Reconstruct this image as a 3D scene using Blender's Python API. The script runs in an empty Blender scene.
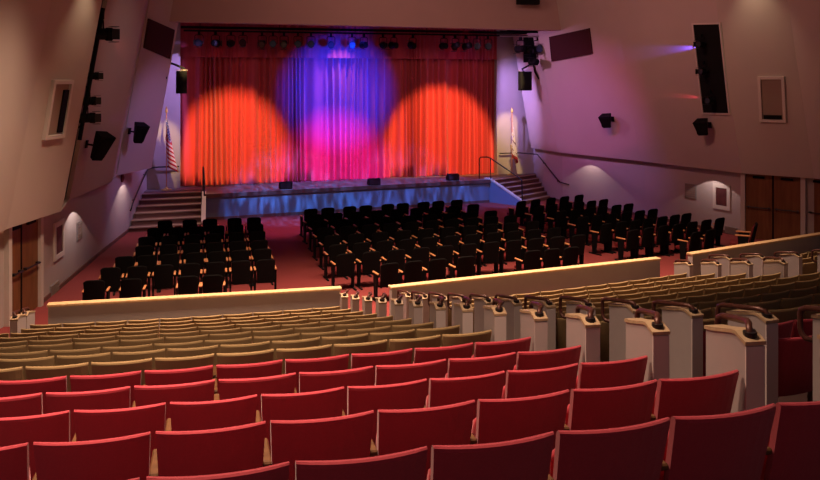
import bpy, bmesh, math, random
from mathutils import Vector, Matrix
random.seed(7)
R = math.radians
scene = bpy.context.scene
COL = scene.collection
# ---------------------------------------------------------------- camera
FPX, TH, HOR, EYE = 830.0, R(16.5), 79.0, 5.15
cam_d = bpy.data.cameras.new('camera'); cam = bpy.data.objects.new('camera', cam_d); COL.objects.link(cam)
cam.location = (0, 0, EYE); cam.rotation_euler = (R(90), 0, -TH)
cam_d.sensor_fit = 'HORIZONTAL'; cam_d.sensor_width = 36.0; cam_d.lens = 36.0*FPX/820
cam_d.shift_y = -(240-HOR)/820; cam_d.clip_start = 0.05; cam_d.clip_end = 200
scene.camera = cam
# ---------------------------------------------------------------- world, exposure
scene.view_settings.view_transform = 'Standard'; scene.view_settings.look = 'None'
scene.view_settings.gamma = 1.0; scene.view_settings.use_curve_mapping = False
scene.view_settings.exposure = 0.0
w = bpy.data.worlds.new('world'); scene.world = w; w.use_nodes = True
w.node_tree.nodes['Background'].inputs[0].default_value = (1.0, .74, .84, 1)
w.node_tree.nodes['Background'].inputs[1].default_value = 0.12
# ---------------------------------------------------------------- lights
def area(name, loc, size, power, color, target=None, sy=None, spread=180):
    d = bpy.data.lights.new(name, 'AREA'); d.energy = power; d.color = color; d.size = size
    if sy: d.shape = 'RECTANGLE'; d.size_y = sy
    d.spread = R(spread)
    o = bpy.data.objects.new(name, d); o.location = loc; COL.objects.link(o)
    t = Vector(target) if target else Vector(loc)-Vector((0, 0, 1))
    o.rotation_euler = (t-Vector(loc)).to_track_quat('-Z', 'Y').to_euler()
    return o
def spot(name, loc, target, half, power, color, blend=.15, rad=.05):
    d = bpy.data.lights.new(name, 'SPOT'); d.energy = power; d.color = color
    d.spot_size = R(2*half); d.spot_blend = blend; d.shadow_soft_size = rad
    o = bpy.data.objects.new(name, d); o.location = loc; COL.objects.link(o)
    o.rotation_euler = (Vector(target)-Vector(loc)).to_track_quat('-Z', 'Y').to_euler()
    return o
WARM = (1.0, .66, .46)
# house lights over the seating
for i, (x, y, p) in enumerate([(-.4, 6.1, 240), (1.8, 6.4, 90), (.3, 15.8, 380), (4.2, 16.0, 340), (8.5, 16.6, 380), (11.8, 18.0, 180)]):
    area('house_downlight', (x, y, 9.4), .8, p, WARM, spread=88)
area('rear_fill', (-5.5, -2.0, 8.6), 1.2, 12, (1, .62, .70), (-1.5, 8, 1.0), spread=80)  # fill added behind the camera to lift the seat backs
# washes on the stage curtain: profile spots with their shutters cut to the cloth
CP = 33.9
def shutter(o, lo=None, left=None, right=None, hi=None, soft=.008):
    """framing shutters of a profile spot: tangents of the cut angles in the lamp's own frame"""
    d = o.data; d.use_nodes = True; nt = d.node_tree; em = nt.nodes['Emission']
    tc = nt.nodes.new('ShaderNodeTexCoord'); sp = nt.nodes.new('ShaderNodeSeparateXYZ'); nt.links.new(tc.outputs['Normal'], sp.inputs[0])
    def mth(op, a, b):
        n = nt.nodes.new('ShaderNodeMath'); n.operation = op
        for k, q in enumerate((a, b)):
            if isinstance(q, (int, float)): n.inputs[k].default_value = q
            else: nt.links.new(q, n.inputs[k])
        return n.outputs[0]
    az = mth('ABSOLUTE', sp.outputs[2], 0); tx = mth('DIVIDE', sp.outputs[0], az); ty = mth('DIVIDE', sp.outputs[1], az)
    f = None
    for v, c, sg in ((ty, lo, 1), (tx, left, 1), (tx, right, -1), (ty, hi, -1)):
        if c is None: continue
        n = nt.nodes.new('ShaderNodeMapRange'); n.inputs['From Min'].default_value = c-soft*sg; n.inputs['From Max'].default_value = c+soft*sg
        nt.links.new(v, n.inputs[0]); f = n.outputs[0] if f is None else mth('MULTIPLY', f, n.outputs[0])
    nt.links.new(f, em.inputs['Strength'])
def wash(x, z, half, power, color, src, blend=.12, cut=(None, None)):
    o = spot('curtain_wash', src, (x, CP, z), half, power, color, blend)
    cy = CP+(x-7.3)*.06; D = math.hypot(cy-src[1], x-src[0]); lo = math.tan(math.atan2(src[2]-z, D)-math.atan2(src[2]-.80, D))
    S = math.hypot(D, src[2]-z)
    shutter(o, lo, (cut[0]-x)/S if cut[0] is not None else None, (cut[1]-x)/S if cut[1] is not None else None)
wash(2.6, 2.0, 12.6, 10500, (1, .34, .09), (3.0, 24.0, 9.2), .6, (.62, None))
wash(11.5, 2.1, 13.6, 11000, (1, .32, .085), (11.2, 24.0, 9.2), .4, (None, 14.0))
wash(6.9, 4.6, 12.2, 44000, (.0, .03, 1), (7.1, 21.0, 5.3), .9)
wash(6.8, .9, 13.4, 12000, (.85, .03, .95), (7.2, 24.0, 9.2), .9)
spot('stage_red', (2.5, 31.6, 7.35), (2.0, 33.6, 3.6), 42, 14, (1, .02, .06), .9)
spot('stage_red', (12.0, 32.3, 7.35), (12.3, 34.2, 3.6), 42, 14, (1, .02, .06), .9)
spot('stage_blue', (7.6, 32.2, 6.6), (7.5, 33.5, 6.9), 40, 80, (.05, .04, 1), .8)
# blue on the apron
def gobo(loc, target, half, power, color, scale):
    o = spot('apron_wash', loc, target, half, power, color, .5)
    d = o.data; d.use_nodes = True; nt = d.node_tree
    em = nt.nodes['Emission']
    tc = nt.nodes.new('ShaderNodeTexCoord'); mp = nt.nodes.new('ShaderNodeMapping')
    mp.inputs['Scale'].default_value = scale; mp.inputs['Rotation'].default_value = (.0, .0, .8)
    nz = nt.nodes.new('ShaderNodeTexNoise'); nz.inputs['Scale'].default_value = 5; nz.inputs['Detail'].default_value = 2
    rp = nt.nodes.new('ShaderNodeValToRGB'); rp.color_ramp.elements[0].position = .44; rp.color_ramp.elements[0].color = (.22, .22, .22, 1)
    rp.color_ramp.elements[1].position = .66; rp.color_ramp.elements[1].color = (2, 2, 2, 1)
    nt.links.new(tc.outputs['Normal'], mp.inputs[0]); nt.links.new(mp.outputs[0], nz.inputs[0])
    nt.links.new(nz.outputs[0], rp.inputs[0]); nt.links.new(rp.outputs[0], em.inputs['Strength'])
gobo((4.5, 24, 9.2), (4.8, 31.6, .5), 15, 6500, (.10, .28, 1), (12, 4, 1))
gobo((10, 24, 9.2), (9.8, 31.8, .5), 15, 5200, (.12, .24, 1), (12, 4, 1))
spot('apron_wash', (9.0, 28, 9.0), (13.4, 31.7, .4), 8, 4500, (.06, .2, 1), .6)
# purple and pink washes on the side walls
shutter(spot('wall_wash', (9.5, 31.2, 6.8), (16.0, 31.0, 4.4), 34, 620, (.85, .36, .85), .9), lo=-.29, soft=.02)
shutter(spot('wall_wash', (8.5, 23.0, 9.2), (16.2, 29.0, 3.6), 17, 900, (1, .07, .30), .95), lo=-.11, soft=.02)
spot('wall_wash', (8.5, 27.0, 9.2), (-.9, 29.4, 2.9), 15, 560, (.75, .36, .8), .9)
spot('wall_wash', (7.5, 25.5, 9.2), (16.4, 30.0, 1.2), 22, 1000, (.30, .16, 1), .9)
spot('wall_wash', (6.0, 26.0, 9.2), (-1.2, 29.5, 1.4), 19, 650, (.42, .3, 1), .9)
shutter(spot('wall_wash', (11.6, 31.9, 5.6), (14.8, 34.0, 4.2), 30, 1500, (.46, .30, 1), .9), left=-.10, soft=.03)
shutter(spot('wall_wash', (3.4, 30.8, 7.0), (.1, 33.2, 4.2), 30, 1500, (.46, .30, 1), .9), right=.13, soft=.03)
area('house_red', (6.5, 21.0, 9.0), 1.5, 90, (1, .48, .40), (8.5, 30, 8.0), spread=120)
area('house_red', (9.5, 20.0, 8.8), 1.0, 70, (1, .45, .38), (17, 26, 6.0), spread=110)
spot('floor_wash', (7.0, 27.0, 9.2), (3.8, 29.0, 0), 15, 2200, (1, .25, .6), .9)
spot('stage_floor_wash', (7.0, 33.0, 7.0), (7.0, 32.2, 0), 52, 420, (.45, .3, 1), .9)
spot('stair_fill', (1.2, 30.2, 6.8), (.7, 30.6, .4), 17, 420, (1, .66, .4), .8)  # added fill to brighten the left stairs
spot('stair_fill', (13.4, 30.9, 6.8), (14.0, 31.8, .4), 17, 300, (1, .66, .5), .8)  # the same added fill for the right stairs
# ---------------------------------------------------------------- materials
def mat(name, color, rough=.7, metal=0, noise=0, nscale=20, bump=0, spec=.3, sheen=0):
    m = bpy.data.materials.new(name); m.use_nodes = True; nt = m.node_tree
    b = nt.nodes['Principled BSDF']
    b.inputs['Base Color'].default_value = (*color, 1); b.inputs['Roughness'].default_value = rough
    b.inputs['Metallic'].default_value = metal; b.inputs['Specular IOR Level'].default_value = spec
    if sheen: b.inputs['Sheen Weight'].default_value = sheen
    if noise or bump:
        tc = nt.nodes.new('ShaderNodeTexCoord'); nz = nt.nodes.new('ShaderNodeTexNoise')
        nz.inputs['Scale'].default_value = nscale; nz.inputs['Detail'].default_value = 4
        nt.links.new(tc.outputs['Object'], nz.inputs['Vector'])
        if noise:
            mx = nt.nodes.new('ShaderNodeMix'); mx.data_type = 'RGBA'
            mx.inputs['A'].default_value = (*[c*(1-noise) for c in color], 1)
            mx.inputs['B'].default_value = (*[min(1, c*(1+noise)) for c in color], 1)
            nt.links.new(nz.outputs['Fac'], mx.inputs['Factor']); nt.links.new(mx.outputs['Result'], b.inputs['Base Color'])
        if bump:
            bp = nt.nodes.new('ShaderNodeBump'); bp.inputs['Strength'].default_value = bump; bp.inputs['Distance'].default_value = .01
            nt.links.new(nz.outputs['Fac'], bp.inputs['Height']); nt.links.new(bp.outputs[0], b.inputs['Normal'])
    return m
def wood(name, c1, c2, scale=3):
    m = mat(name, c1, .5); nt = m.node_tree; b = nt.nodes['Principled BSDF']
    tc = nt.nodes.new('ShaderNodeTexCoord'); mp = nt.nodes.new('ShaderNodeMapping'); mp.inputs['Scale'].default_value = (6, 6, .6)
    nz = nt.nodes.new('ShaderNodeTexNoise'); nz.inputs['Scale'].default_value = scale; nz.inputs['Detail'].default_value = 6
    rp = nt.nodes.new('ShaderNodeValToRGB'); rp.color_ramp.elements[0].color = (*c1, 1); rp.color_ramp.elements[1].color = (*c2, 1)
    rp.color_ramp.elements[0].position = .35; rp.color_ramp.elements[1].position = .65
    nt.links.new(tc.outputs['Object'], mp.inputs[0]); nt.links.new(mp.outputs[0], nz.inputs[0])
    nt.links.new(nz.outputs[0], rp.inputs[0]); nt.links.new(rp.outputs[0], b.inputs['Base Color'])
    return m
M = dict(
    wall=mat('painted_wall', (.46, .40, .37), .85, noise=.04, nscale=2, bump=.05),
    wall2=mat('panel_paint', (.50, .43, .38), .85, noise=.04, nscale=1.5, bump=.05),
    header=mat('header_paint', (.44, .31, .28), .85, noise=.05, nscale=1.5),
    frame=mat('frame_paint', (.62, .56, .50), .6),
    barrier=mat('barrier_paint', (.52, .47, .43), .75, noise=.05, nscale=6),
    cap=wood('maple_cap', (.72, .46, .22), (.80, .55, .30)),
    carpet=mat('red_carpet', (.26, .046, .044), .95, noise=.25, nscale=60, bump=.3),
    terrace=mat('terrace_floor', (.10, .055, .05), .9, noise=.2, nscale=30),
    ceiling=mat('ceiling_paint', (.3, .26, .24), .9),
    black=mat('black_paint', (.005, .005, .006), .7, spec=.15),
    matteblack=mat('matte_black', (.004, .004, .004), .95),
    blackfab=mat('black_upholstery', (.003, .0025, .0025), .8, noise=.2, nscale=80, spec=.12),
    maroonfab=mat('maroon_upholstery', (.16, .012, .014), .8, noise=.2, nscale=80),
    red=mat('red_upholstery', (.46, .034, .056), .75, noise=.12, nscale=90, bump=.1, sheen=.3),
    tan=mat('tan_upholstery', (.38, .26, .12), .8, noise=.12, nscale=90, bump=.1),
    wood=wood('armrest_wood', (.60, .24, .09), (.70, .32, .13)),
    standard=wood('standard_wood', (.11, .05, .02), (.15, .07, .028)),
    door=wood('door_wood', (.17, .065, .025), (.23, .095, .038), 2),
    panelcap=wood('panel_cap_wood', (.42, .29, .17), (.50, .36, .22)), paneledge_lit=mat('panel_edge_lit', (.66, .56, .52), .6),  # edge paler than the laminate, painting in light from behind
    panel=mat('panel_laminate', (.40, .34, .33), .55, noise=.05, nscale=10),
    bronze=mat('bronze_rail', (.10, .035, .025), .35, .3, spec=.5),
    rail=mat('dark_rail', (.035, .03, .03), .4, .5),
    steel=mat('steel', (.5, .48, .45), .35, .9),
    grille=mat('dark_fabric_panel', (.05, .012, .014), .95, noise=.3, nscale=120),
    niche=mat('niche_paint', (.30, .22, .17), .9),
    grey=mat('grey_grille', (.24, .22, .22), .8, noise=.2, nscale=150),
    poster=mat('poster_print', (.10, .03, .03), .5, noise=.6, nscale=5),
    step=mat('step_carpet', (.17, .075, .06), .9, noise=.2, nscale=50),
    tread=mat('tread_edge', (.34, .22, .17), .7),
    stagefloor=mat('stage_floor', (.20, .17, .16), .6, noise=.15, nscale=4),
    apron=mat('apron_paint', (.20, .25, .33), .7, noise=.06, nscale=3),
    cream=mat('stringer_paint', (.70, .60, .48), .6),
    gold=mat('gold_fringe', (.62, .42, .12), .5, .3),
    lens=mat('lens_glass', (.05, .05, .06), .1, .3, spec=.8),
    alu=mat('bare_metal', (.6, .55, .5), .4, .8),
)
def curtain_mat():
    m = mat('red_velour', (.50, .20, .24), .85, sheen=.2); nt = m.node_tree; b = nt.nodes['Principled BSDF']
    tc = nt.nodes.new('ShaderNodeTexCoord'); mp = nt.nodes.new('ShaderNodeMapping'); mp.inputs['Scale'].default_value = (3.2, 1, .12)
    nz = nt.nodes.new('ShaderNodeTexNoise'); nz.inputs['Scale'].default_value = 2.0; nz.inputs['Detail'].default_value = 4
    mx = nt.nodes.new('ShaderNodeMix'); mx.data_type = 'RGBA'; mx.inputs['A'].default_value = (.44, .055, .075, 1); mx.inputs['B'].default_value = (.70, .11, .14, 1)
    nt.links.new(tc.outputs['Object'], mp.inputs[0]); nt.links.new(mp.outputs[0], nz.inputs[0])
    nt.links.new(nz.outputs[0], mx.inputs['Factor']); nt.links.new(mx.outputs['Result'], b.inputs['Base Color'])
    return m
M['curtain'] = curtain_mat()
# ---------------------------------------------------------------- mesh helpers
class MB:
    def __init__(s): s.v = []; s.f = []; s.uv = None
    def add(s, vs, fs):
        o = len(s.v); s.v += [tuple(v) for v in vs]; s.f += [tuple(i+o for i in f) for f in fs]; return s
    def box(s, c, d, rot=None, taper=None):
        hx, hy, hz = d[0]/2, d[1]/2, d[2]/2
        vs = [Vector((sx*hx*(taper if taper and sz > 0 else 1), sy*hy*(taper if taper and sz > 0 else 1), sz*hz)) for sz in (-1, 1) for sy in (-1, 1) for sx in (-1, 1)]
        if rot is not None: vs = [rot @ v for v in vs]
        vs = [v+Vector(c) for v in vs]
        return s.add(vs, [(0, 2, 3, 1), (4, 5, 7, 6), (0, 1, 5, 4), (2, 6, 7, 3), (0, 4, 6, 2), (1, 3, 7, 5)])
    def prism(s, pts, off):
        n = len(pts); a = [Vector(p) for p in pts]; b = [p+Vector(off) for p in a]
        return s.add(a+b, [tuple(range(n-1, -1, -1)), tuple(range(n, 2*n))]+[(i, (i+1) % n, n+(i+1) % n, n+i) for i in range(n)])
    def tube(s, pts, r, n=8, cap=True):
        pts = [Vector(p) for p in pts]; rs = r if isinstance(r, (list, tuple)) else [r]*len(pts)
        ref = None; rings = []
        for i, p in enumerate(pts):
            t = (pts[min(i+1, len(pts)-1)]-pts[max(i-1, 0)]).normalized()
            if ref is None: ref = t.orthogonal().normalized()
            ref = (ref-t*ref.dot(t)).normalized(); bi = t.cross(ref)
            rings.append([p+(ref*math.cos(a)+bi*math.sin(a))*rs[i] for a in [2*math.pi*k/n for k in range(n)]])
        vs = [v for rg in rings for v in rg]; fs = []
        for i in range(len(rings)-1):
            for k in range(n): fs.append((i*n+k, i*n+(k+1) % n, (i+1)*n+(k+1) % n, (i+1)*n+k))
        if cap: fs += [tuple(range(n-1, -1, -1)), tuple((len(rings)-1)*n+k for k in range(n))]
        return s.add(vs, fs)
    def loft(s, rings):
        n = len(rings[0]); vs = [v for r in rings for v in r]; fs = []
        for i in range(len(rings)-1):
            for k in range(n): fs.append((i*n+k, i*n+(k+1) % n, (i+1)*n+(k+1) % n, (i+1)*n+k))
        fs += [tuple(range(n-1, -1, -1)), tuple((len(rings)-1)*n+k for k in range(n))]
        return s.add(vs, fs)
    def build(s, name, m, parent=None, bevel=0, smooth=False, seg=2):
        me = bpy.data.meshes.new(name); me.from_pydata(s.v, [], s.f)
        bm = bmesh.new(); bm.from_mesh(me)
        bmesh.ops.recalc_face_normals(bm, faces=bm.faces)
        if bevel:
            bmesh.ops.remove_doubles(bm, verts=bm.verts, dist=1e-5)
            bmesh.ops.bevel(bm, geom=[e for e in bm.edges if e.is_manifold and e.calc_face_angle(0) > .6], offset=bevel, segments=seg, affect='EDGES', profile=.6, clamp_overlap=True)
        bm.to_mesh(me); bm.free()
        me.materials.append(m if not isinstance(m, str) else M[m])
        if smooth:
            for p in me.polygons: p.use_smooth = True
            me.set_sharp_from_angle(angle=R(75))
        o = bpy.data.objects.new(name, me); COL.objects.link(o)
        if parent: o.parent = parent
        return o
def tag(o, label, cat, group=None):
    o['label'] = label; o['category'] = cat
    if group: o['group'] = group
    return o
def struct(o): o['kind'] = 'structure'; return o
def empty(name, loc, rz=0, mtx=None):
    o = bpy.data.objects.new(name, None); COL.objects.link(o); o.empty_display_size = .1
    if mtx is not None: o.matrix_world = mtx
    else: o.location = loc; o.rotation_euler = (0, 0, rz)
    return o
KIDS = {}
def register(root):
    d = {}
    for o in COL.objects:
        if o.parent: d.setdefault(o.parent, []).append(o)
    def rec(o):
        KIDS[o.name] = [k for k in d.get(o, [])]
        for k in KIDS[o.name]: rec(k)
    rec(root)
def copy_tree(o, parent=None):
    c = o.copy(); COL.objects.link(c)
    if parent: c.parent = parent
    for k in KIDS.get(o.name, []): copy_tree(k, c)
    return c
ORD = ['zeroth', 'first', 'second', 'third', 'fourth', 'fifth', 'sixth', 'seventh', 'eighth', 'ninth', 'tenth', 'eleventh', 'twelfth', 'thirteenth', 'fourteenth', 'fifteenth', 'sixteenth', 'seventeenth', 'eighteenth', 'nineteenth', 'twentieth']
# survey helpers: a sight line from the camera station, met with a level or a wall
def sight(px, py):
    u, v = (px-410)/FPX, (py-HOR)/FPX
    return Vector((u*math.cos(TH)+math.sin(TH), math.cos(TH)-u*math.sin(TH), -v))
def at(px, py, z):
    d = sight(px, py); t = (z-EYE)/d.z
    return Vector((d.x*t, d.y*t, z))
def atY(px, py, Y):
    d = sight(px, py); t = Y/d.y
    return Vector((d.x*t, Y, EYE+d.z*t))
def img(p):
    xc = p[0]*math.cos(TH)-p[1]*math.sin(TH); d = p[0]*math.sin(TH)+p[1]*math.cos(TH)
    return 410+FPX*xc/d, HOR-FPX*(p[2]-EYE)/d
# ---------------------------------------------------------------- row geometry of the raked seating
ZB = [-1.699, -1.92, -2.142, -2.358, -2.57, -2.789, -3.02, -3.238, -3.463, -3.684, -3.902, -4.115, -4.321]
BACK = .83
def floor_z(k):
    z = ZB[k] if k >= 0 else ZB[0]-k*.2215
    return max(0.0, z+EYE-BACK)
def row_y(k, x):
    d = .952*(12-k)
    xl = min(x, 3.3); r = 44.368-.952*k
    yl = 48.473-math.sqrt(r*r-(xl-2.627)**2)
    xm = max(x, 4.45)
    ym = 15.22+.12*(xm-4.5)+.012*(xm-8)**2-.147-d
    if x <= 3.3: return yl
    if x >= 4.45: return ym
    t = (x-3.3)/1.15
    return yl*(1-t)+ym*t
def row_ang(k, x): return math.atan2(row_y(k, x+.05)-row_y(k, x-.05), .1)
# ================================================================ STRUCTURE
mb = MB(); mb.box((7, 25.8, -.05), (26, 22, .1)); struct(mb.build('floor', 'carpet'))
# raked terraces
xs = [-6.5, -5, -4, -3, -2, -1, 0, 1, 2, 3.3, 4.45, 5.5, 6.5, 7.5, 8.5, 9.5, 10.5, 11.5, 12.5, 14, 16, 18.5, 21]
mb = MB()
for k in range(-5, 13):
    fz = floor_z(k) if k < 12 else .001
    back = [(x, row_y(k, x)-.16) for x in xs]
    front = [(x, row_y(k+1, x)-.16) for x in xs] if k < 12 else [(x, row_y(12, x)+1.0) for x in xs]
    n = len(xs)
    vs = [(x, y, fz) for x, y in back]+[(x, y, fz) for x, y in front]+[(x, y, -.3) for x, y in back]+[(x, y, -.3) for x, y in front]
    fs = []
    for i in range(n-1):
        fs += [(i, i+1, n+i+1, n+i), (n+i, n+i+1, 3*n+i+1, 3*n+i), (i, 2*n+i, 2*n+i+1, i+1), (2*n+i, 3*n+i, 3*n+i+1, 2*n+i+1)]
    fs += [(0, n, 3*n, 2*n), (n-1, 3*n-1, 4*n-1, 2*n-1)]
    mb.add(vs, fs)
struct(mb.build('floor_terraces', 'terrace'))
mb = MB(); mb.box((7, 17, 9.75), (30, 44, .1)); struct(mb.build('ceiling', 'ceiling'))
# side walls, low part
LL = [(-7.0, -3), (-5.6, 8), (-4.9, 13), (-3.42, 18.2), (-2.68, 20.7), (-1.80, 26), (-1.22, 29.2), (-.55, 33.6)]
def wall_strip(name, pts, out, z0, z1, m):
    mb = MB()
    for (x0, y0), (x1, y1) in zip(pts, pts[1:]):
        mb.prism([(x0, y0, z0), (x1, y1, z0), (x1, y1, z1), (x0, y0, z1)], (out, 0, 0))
    return struct(mb.build(name, m))
wall_strip('wall_left', LL, -.2, -.1, 9.7, 'wall')
# upper panels: bottom edge vertices at soffit height, leaning in towards the house
SOF = 2.10
LEAN = .178
TOPZ = 9.6
def upper(P, Q, inward):
    P = Vector(P); Q = Vector(Q)
    h = TOPZ-SOF
    L = Vector((inward*LEAN*h, 0, h))
    return P, Q, Q+L, P+L
class Facet:
    def __init__(s, P, Q, inward):
        s.P, s.Q, s.Q2, s.P2 = upper(P, Q, inward)
        s.u = (s.Q-s.P).normalized()
        n = s.u.cross(s.P2-s.P).normalized()
        if n.x*inward < 0: n = -n
        s.n = n; s.w = n.cross(s.u).normalized()
        if s.w.z < 0: s.w = -s.w
    def hit(s, px, py):
        d = sight(px, py); o = Vector((0, 0, EYE)); t = (s.P-o).dot(s.n)/d.dot(s.n)
        return o+d*t
    def mtx(s, p, off=0):
        p = p+s.n*off
        # local x along the wall so that (x, n, z) is right handed with y pointing into the house
        x = s.n.cross(s.w)
        m = Matrix((( x.x, s.n.x, s.w.x, p.x), (x.y, s.n.y, s.w.y, p.y), (x.z, s.n.z, s.w.z, p.z), (0, 0, 0, 1)))
        return m
    def rect(s, x0, y0, x1, y1):
        c = s.hit((x0+x1)/2, (y0+y1)/2)
        wd = (s.hit(x1, (y0+y1)/2)-s.hit(x0, (y0+y1)/2)).length
        a, b = s.hit((x0+x1)/2, y0), s.hit((x0+x1)/2, y1)
        return c, wd, abs((a-b).dot(s.w))
def panel_run(name, verts, inward, lower_x, notch=None):
    """continuous folded panel with a soffit underneath and depth behind"""
    mb = MB(); fac = []
    T = .22
    for P, Q in zip(verts, verts[1:]):
        f = Facet(P, Q, inward); fac.append(f)
        o = Vector((-inward*T, 0, 0))
        mb.prism([f.P, f.Q, f.Q2, f.P2], o)
    return struct(mb.build(name, 'wall2')), fac
sofz = SOF
def s2(px, py): return at(px, py, SOF)
pl1a = s2(0, 232); pl1a = Vector((-3.06, 18.35, SOF))
v = [Vector((-4.3, 8, SOF)), Vector((-3.75, 14, SOF)), s2(7, 229), s2(62, 211)]
o, FL1 = panel_run('wall_panel_left', v, 1, None)
v2 = [s2(69.5, 200), s2(112, 181.5)]; o, FL2 = panel_run('wall_panel_left_centre', v2, 1, None)
v3 = [s2(117, 175.5), s2(151.5, 168)]; o, FL3 = panel_run('wall_panel_left_front', v3, 1, None)
vr = [s2(531, 147.7), s2(557.5, 152.3), s2(640, 161), s2(741.7, 173.3), s2(814, 178.5), Vector((20.6, 15.0, SOF)), Vector((22, 8, SOF))]
o, FR = panel_run('wall_panel_right', vr, -1, None)
RL = [(p.x+.24, p.y+.06) for p in vr]
RL = [(15.88, 34.1), (15.84, 33.0)]+RL[1:]
wall_strip('wall_right', RL, .2, -.1, 9.7, 'wall')
# soffits
def soffit(name, top, low):
    mb = MB(); n = len(top)
    for i in range(n-1):
        a, b = top[i], top[i+1]; c, d = low[i], low[i+1]
        mb.add([a, b, d, c, a+Vector((0, 0, .04)), b+Vector((0, 0, .04)), Vector(d)+Vector((0, 0, .04)), Vector(c)+Vector((0, 0, .04))],
               [(0, 1, 2, 3), (4, 5, 6, 7), (0, 1, 5, 4), (1, 2, 6, 5), (2, 3, 7, 6), (3, 0, 4, 7)])
    struct(mb.build(name, 'wall2'))
allL = v+v2+v3
soffit('trim_1', allL, [Vector((p.x-(.75 if p.y < 20 else .6), p.y, SOF)) for p in allL])
soffit('trim_2', vr, [Vector((p.x+.42, p.y+.1, SOF)) for p in vr])
# dark return between the first and second left panels (the light slot)
mb = MB(); h = TOPZ-SOF; L = Vector((LEAN*h, 0, h)); a = v[-1]+Vector((-.06, .03, 0)); b = v2[0]+Vector((-.10, -.02, 0))
mb.prism([a, b, b+L, a+L], (-.12, 0, 0)); struct(mb.build('wall_slot_left', 'black'))
mb = MB(); a = v2[-1]+Vector((-.02, .02, 0)); b = v3[0]+Vector((-.05, 0, 0))
mb.prism([a, b, b+L, a+L], (-.12, 0, 0)); struct(mb.build('wall_return_left', 'wall2'))
mb = MB(); a = v3[-1]+Vector((-.02, .01, 0)); b = a+Vector((-.7, .05, 0))
mb.prism([a, b, b+L, a+L], (0, .1, 0)); struct(mb.build('wall_return_front', 'wall2'))
# header beam over the stage front, proscenium, stage house
SK = .06
def sk(x, y): return y+(x-7.3)*SK
HY = 29.6
hb = atY(340, 25.5, HY).z
def slab(name, x0, x1, y, d, z0, z1, m):
    mb = MB(); mb.prism([(x0, sk(x0, y), z0), (x1, sk(x1, y), z0), (x1, sk(x1, y), z1), (x0, sk(x0, y), z1)], (0, d, 0)); return struct(mb.build(name, m))
slab('wall_header', -2, 17, HY, .5, hb, 9.7, 'header')
PX0, PX1, PY = .60, 14.05, 33.55
slab('wall_proscenium_left', -1.2, PX0, PY, .3, 0, 9.7, 'wall')
slab('wall_proscenium_right', PX1, 16.6, PY, .3, 0, 9.7, 'wall')
slab('wall_stage_back', -1.5, 16.6, PY+1.9, .1, 0, 9.7, 'matteblack')
slab('wall_proscenium_top', PX0, PX1, PY+.02, .2, 8.2, 9.7, 'matteblack')
# stage platform
SZ = .95
LA, LB = Vector((1.42, 31.05, 0)), Vector((13.05, 32.25, 0))
sl, sr = LA.x, LB.x
SY = 31.6
mb = MB(); mb.prism([(LA.x, LA.y, SZ-.10), (LB.x, LB.y, SZ-.10), (LB.x, 32.45, SZ-.10), (15.8, 33.88, SZ-.10), (16.4, 33.88, SZ-.10), (16.4, 36.3, SZ-.10), (-1.5, 36.3, SZ-.10), (-1.5, 32.45, SZ-.10), (LA.x, 32.45, SZ-.10)], (0, 0, .10))
struct(mb.build('floor_stage', 'stagefloor'))
def along(o, h0, h1, t, z0, z1, name, m):
    mb = MB(); d = (LB-LA).normalized(); n = Vector((-d.y, d.x, 0)); a = LA+d*h0+n*o; b = LB-d*h1+n*o
    mb.prism([(a.x, a.y, z0), (b.x, b.y, z0), (b.x, b.y, z1), (a.x, a.y, z1)], n*t); return struct(mb.build(name, m))
along(.06, .04, .04, .12, 0, SZ-.1, 'wall_stage_front', 'apron')
along(.02, .04, .04, .04, 0, .10, 'baseboard_stage', 'step')
along(-.015, .0, .0, .03, SZ-.13, SZ+.005, 'trim_3', 'step')
def wall_x(pl, y):
    for (x0, y0), (x1, y1) in zip(pl, pl[1:]):
        if min(y0, y1) <= y <= max(y0, y1): return x0+(x1-x0)*(y-y0)/(y1-y0)
    return pl[0][0]
def cheek(name, top, bot, sgn):
    t = Vector((*top, 0)); b = Vector((*bot, 0)); d = (b-t).normalized(); n = Vector((-d.y, d.x, 0))*.05*sgn
    k = t-d*.25
    mb = MB(); mb.prism([k-n, b-n, b-n+Vector((0, 0, .20)), t-n+Vector((0, 0, SZ)), k-n+Vector((0, 0, SZ))], n*2)
    o = struct(mb.build(name, 'apron'))
    e = n*1.5; b2 = b+d*.06
    U = lambda p, z: p-e+Vector((0, 0, z))
    mb = MB(); mb.prism([U(b2, .18), U(t, SZ), U(k, SZ), U(k, SZ+.06), U(t-d*.02, SZ+.06), U(b2, .25)], e*2)
    c = struct(mb.build('stringer_cap', 'cream')); c.parent = o
def stairs(label, L0, L1, R0, R1):
    """L0,R0: ends of the lowest riser; L1,R1: ends of the back of the top tread"""
    L0, L1, R0, R1 = [Vector((*p, 0)) for p in (L0, L1, R0, R1)]
    c = (L0+R0)/2; root = empty('stage_stairs', c); tag(root, label, 'stairs', 'stage stairs')
    n = 6; rise = SZ/n
    for i in range(n):
        a, b = L0.lerp(L1, i/n)-c, R0.lerp(R1, i/n)-c; a2, b2 = L0.lerp(L1, (i+1)/n)-c, R0.lerp(R1, (i+1)/n)-c
        h = rise*(i+1)-(.012 if i == n-1 else 0)
        MB().prism([a.lerp(a2, .07), b.lerp(b2, .07), b2, a2], (0, 0, h-.03)).build('step', 'step', root)
        z = Vector((0, 0, h-.03))
        MB().prism([a+z, b+z, b.lerp(b2, .55)+z, a.lerp(a2, .55)+z], (0, 0, .03)).build('tread', 'tread', root)
        MB().prism([a.lerp(a2, .55)+z, b.lerp(b2, .55)+z, b2+z, a2+z], (0, 0, .03)).build('tread', 'step', root)
    return root
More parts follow.
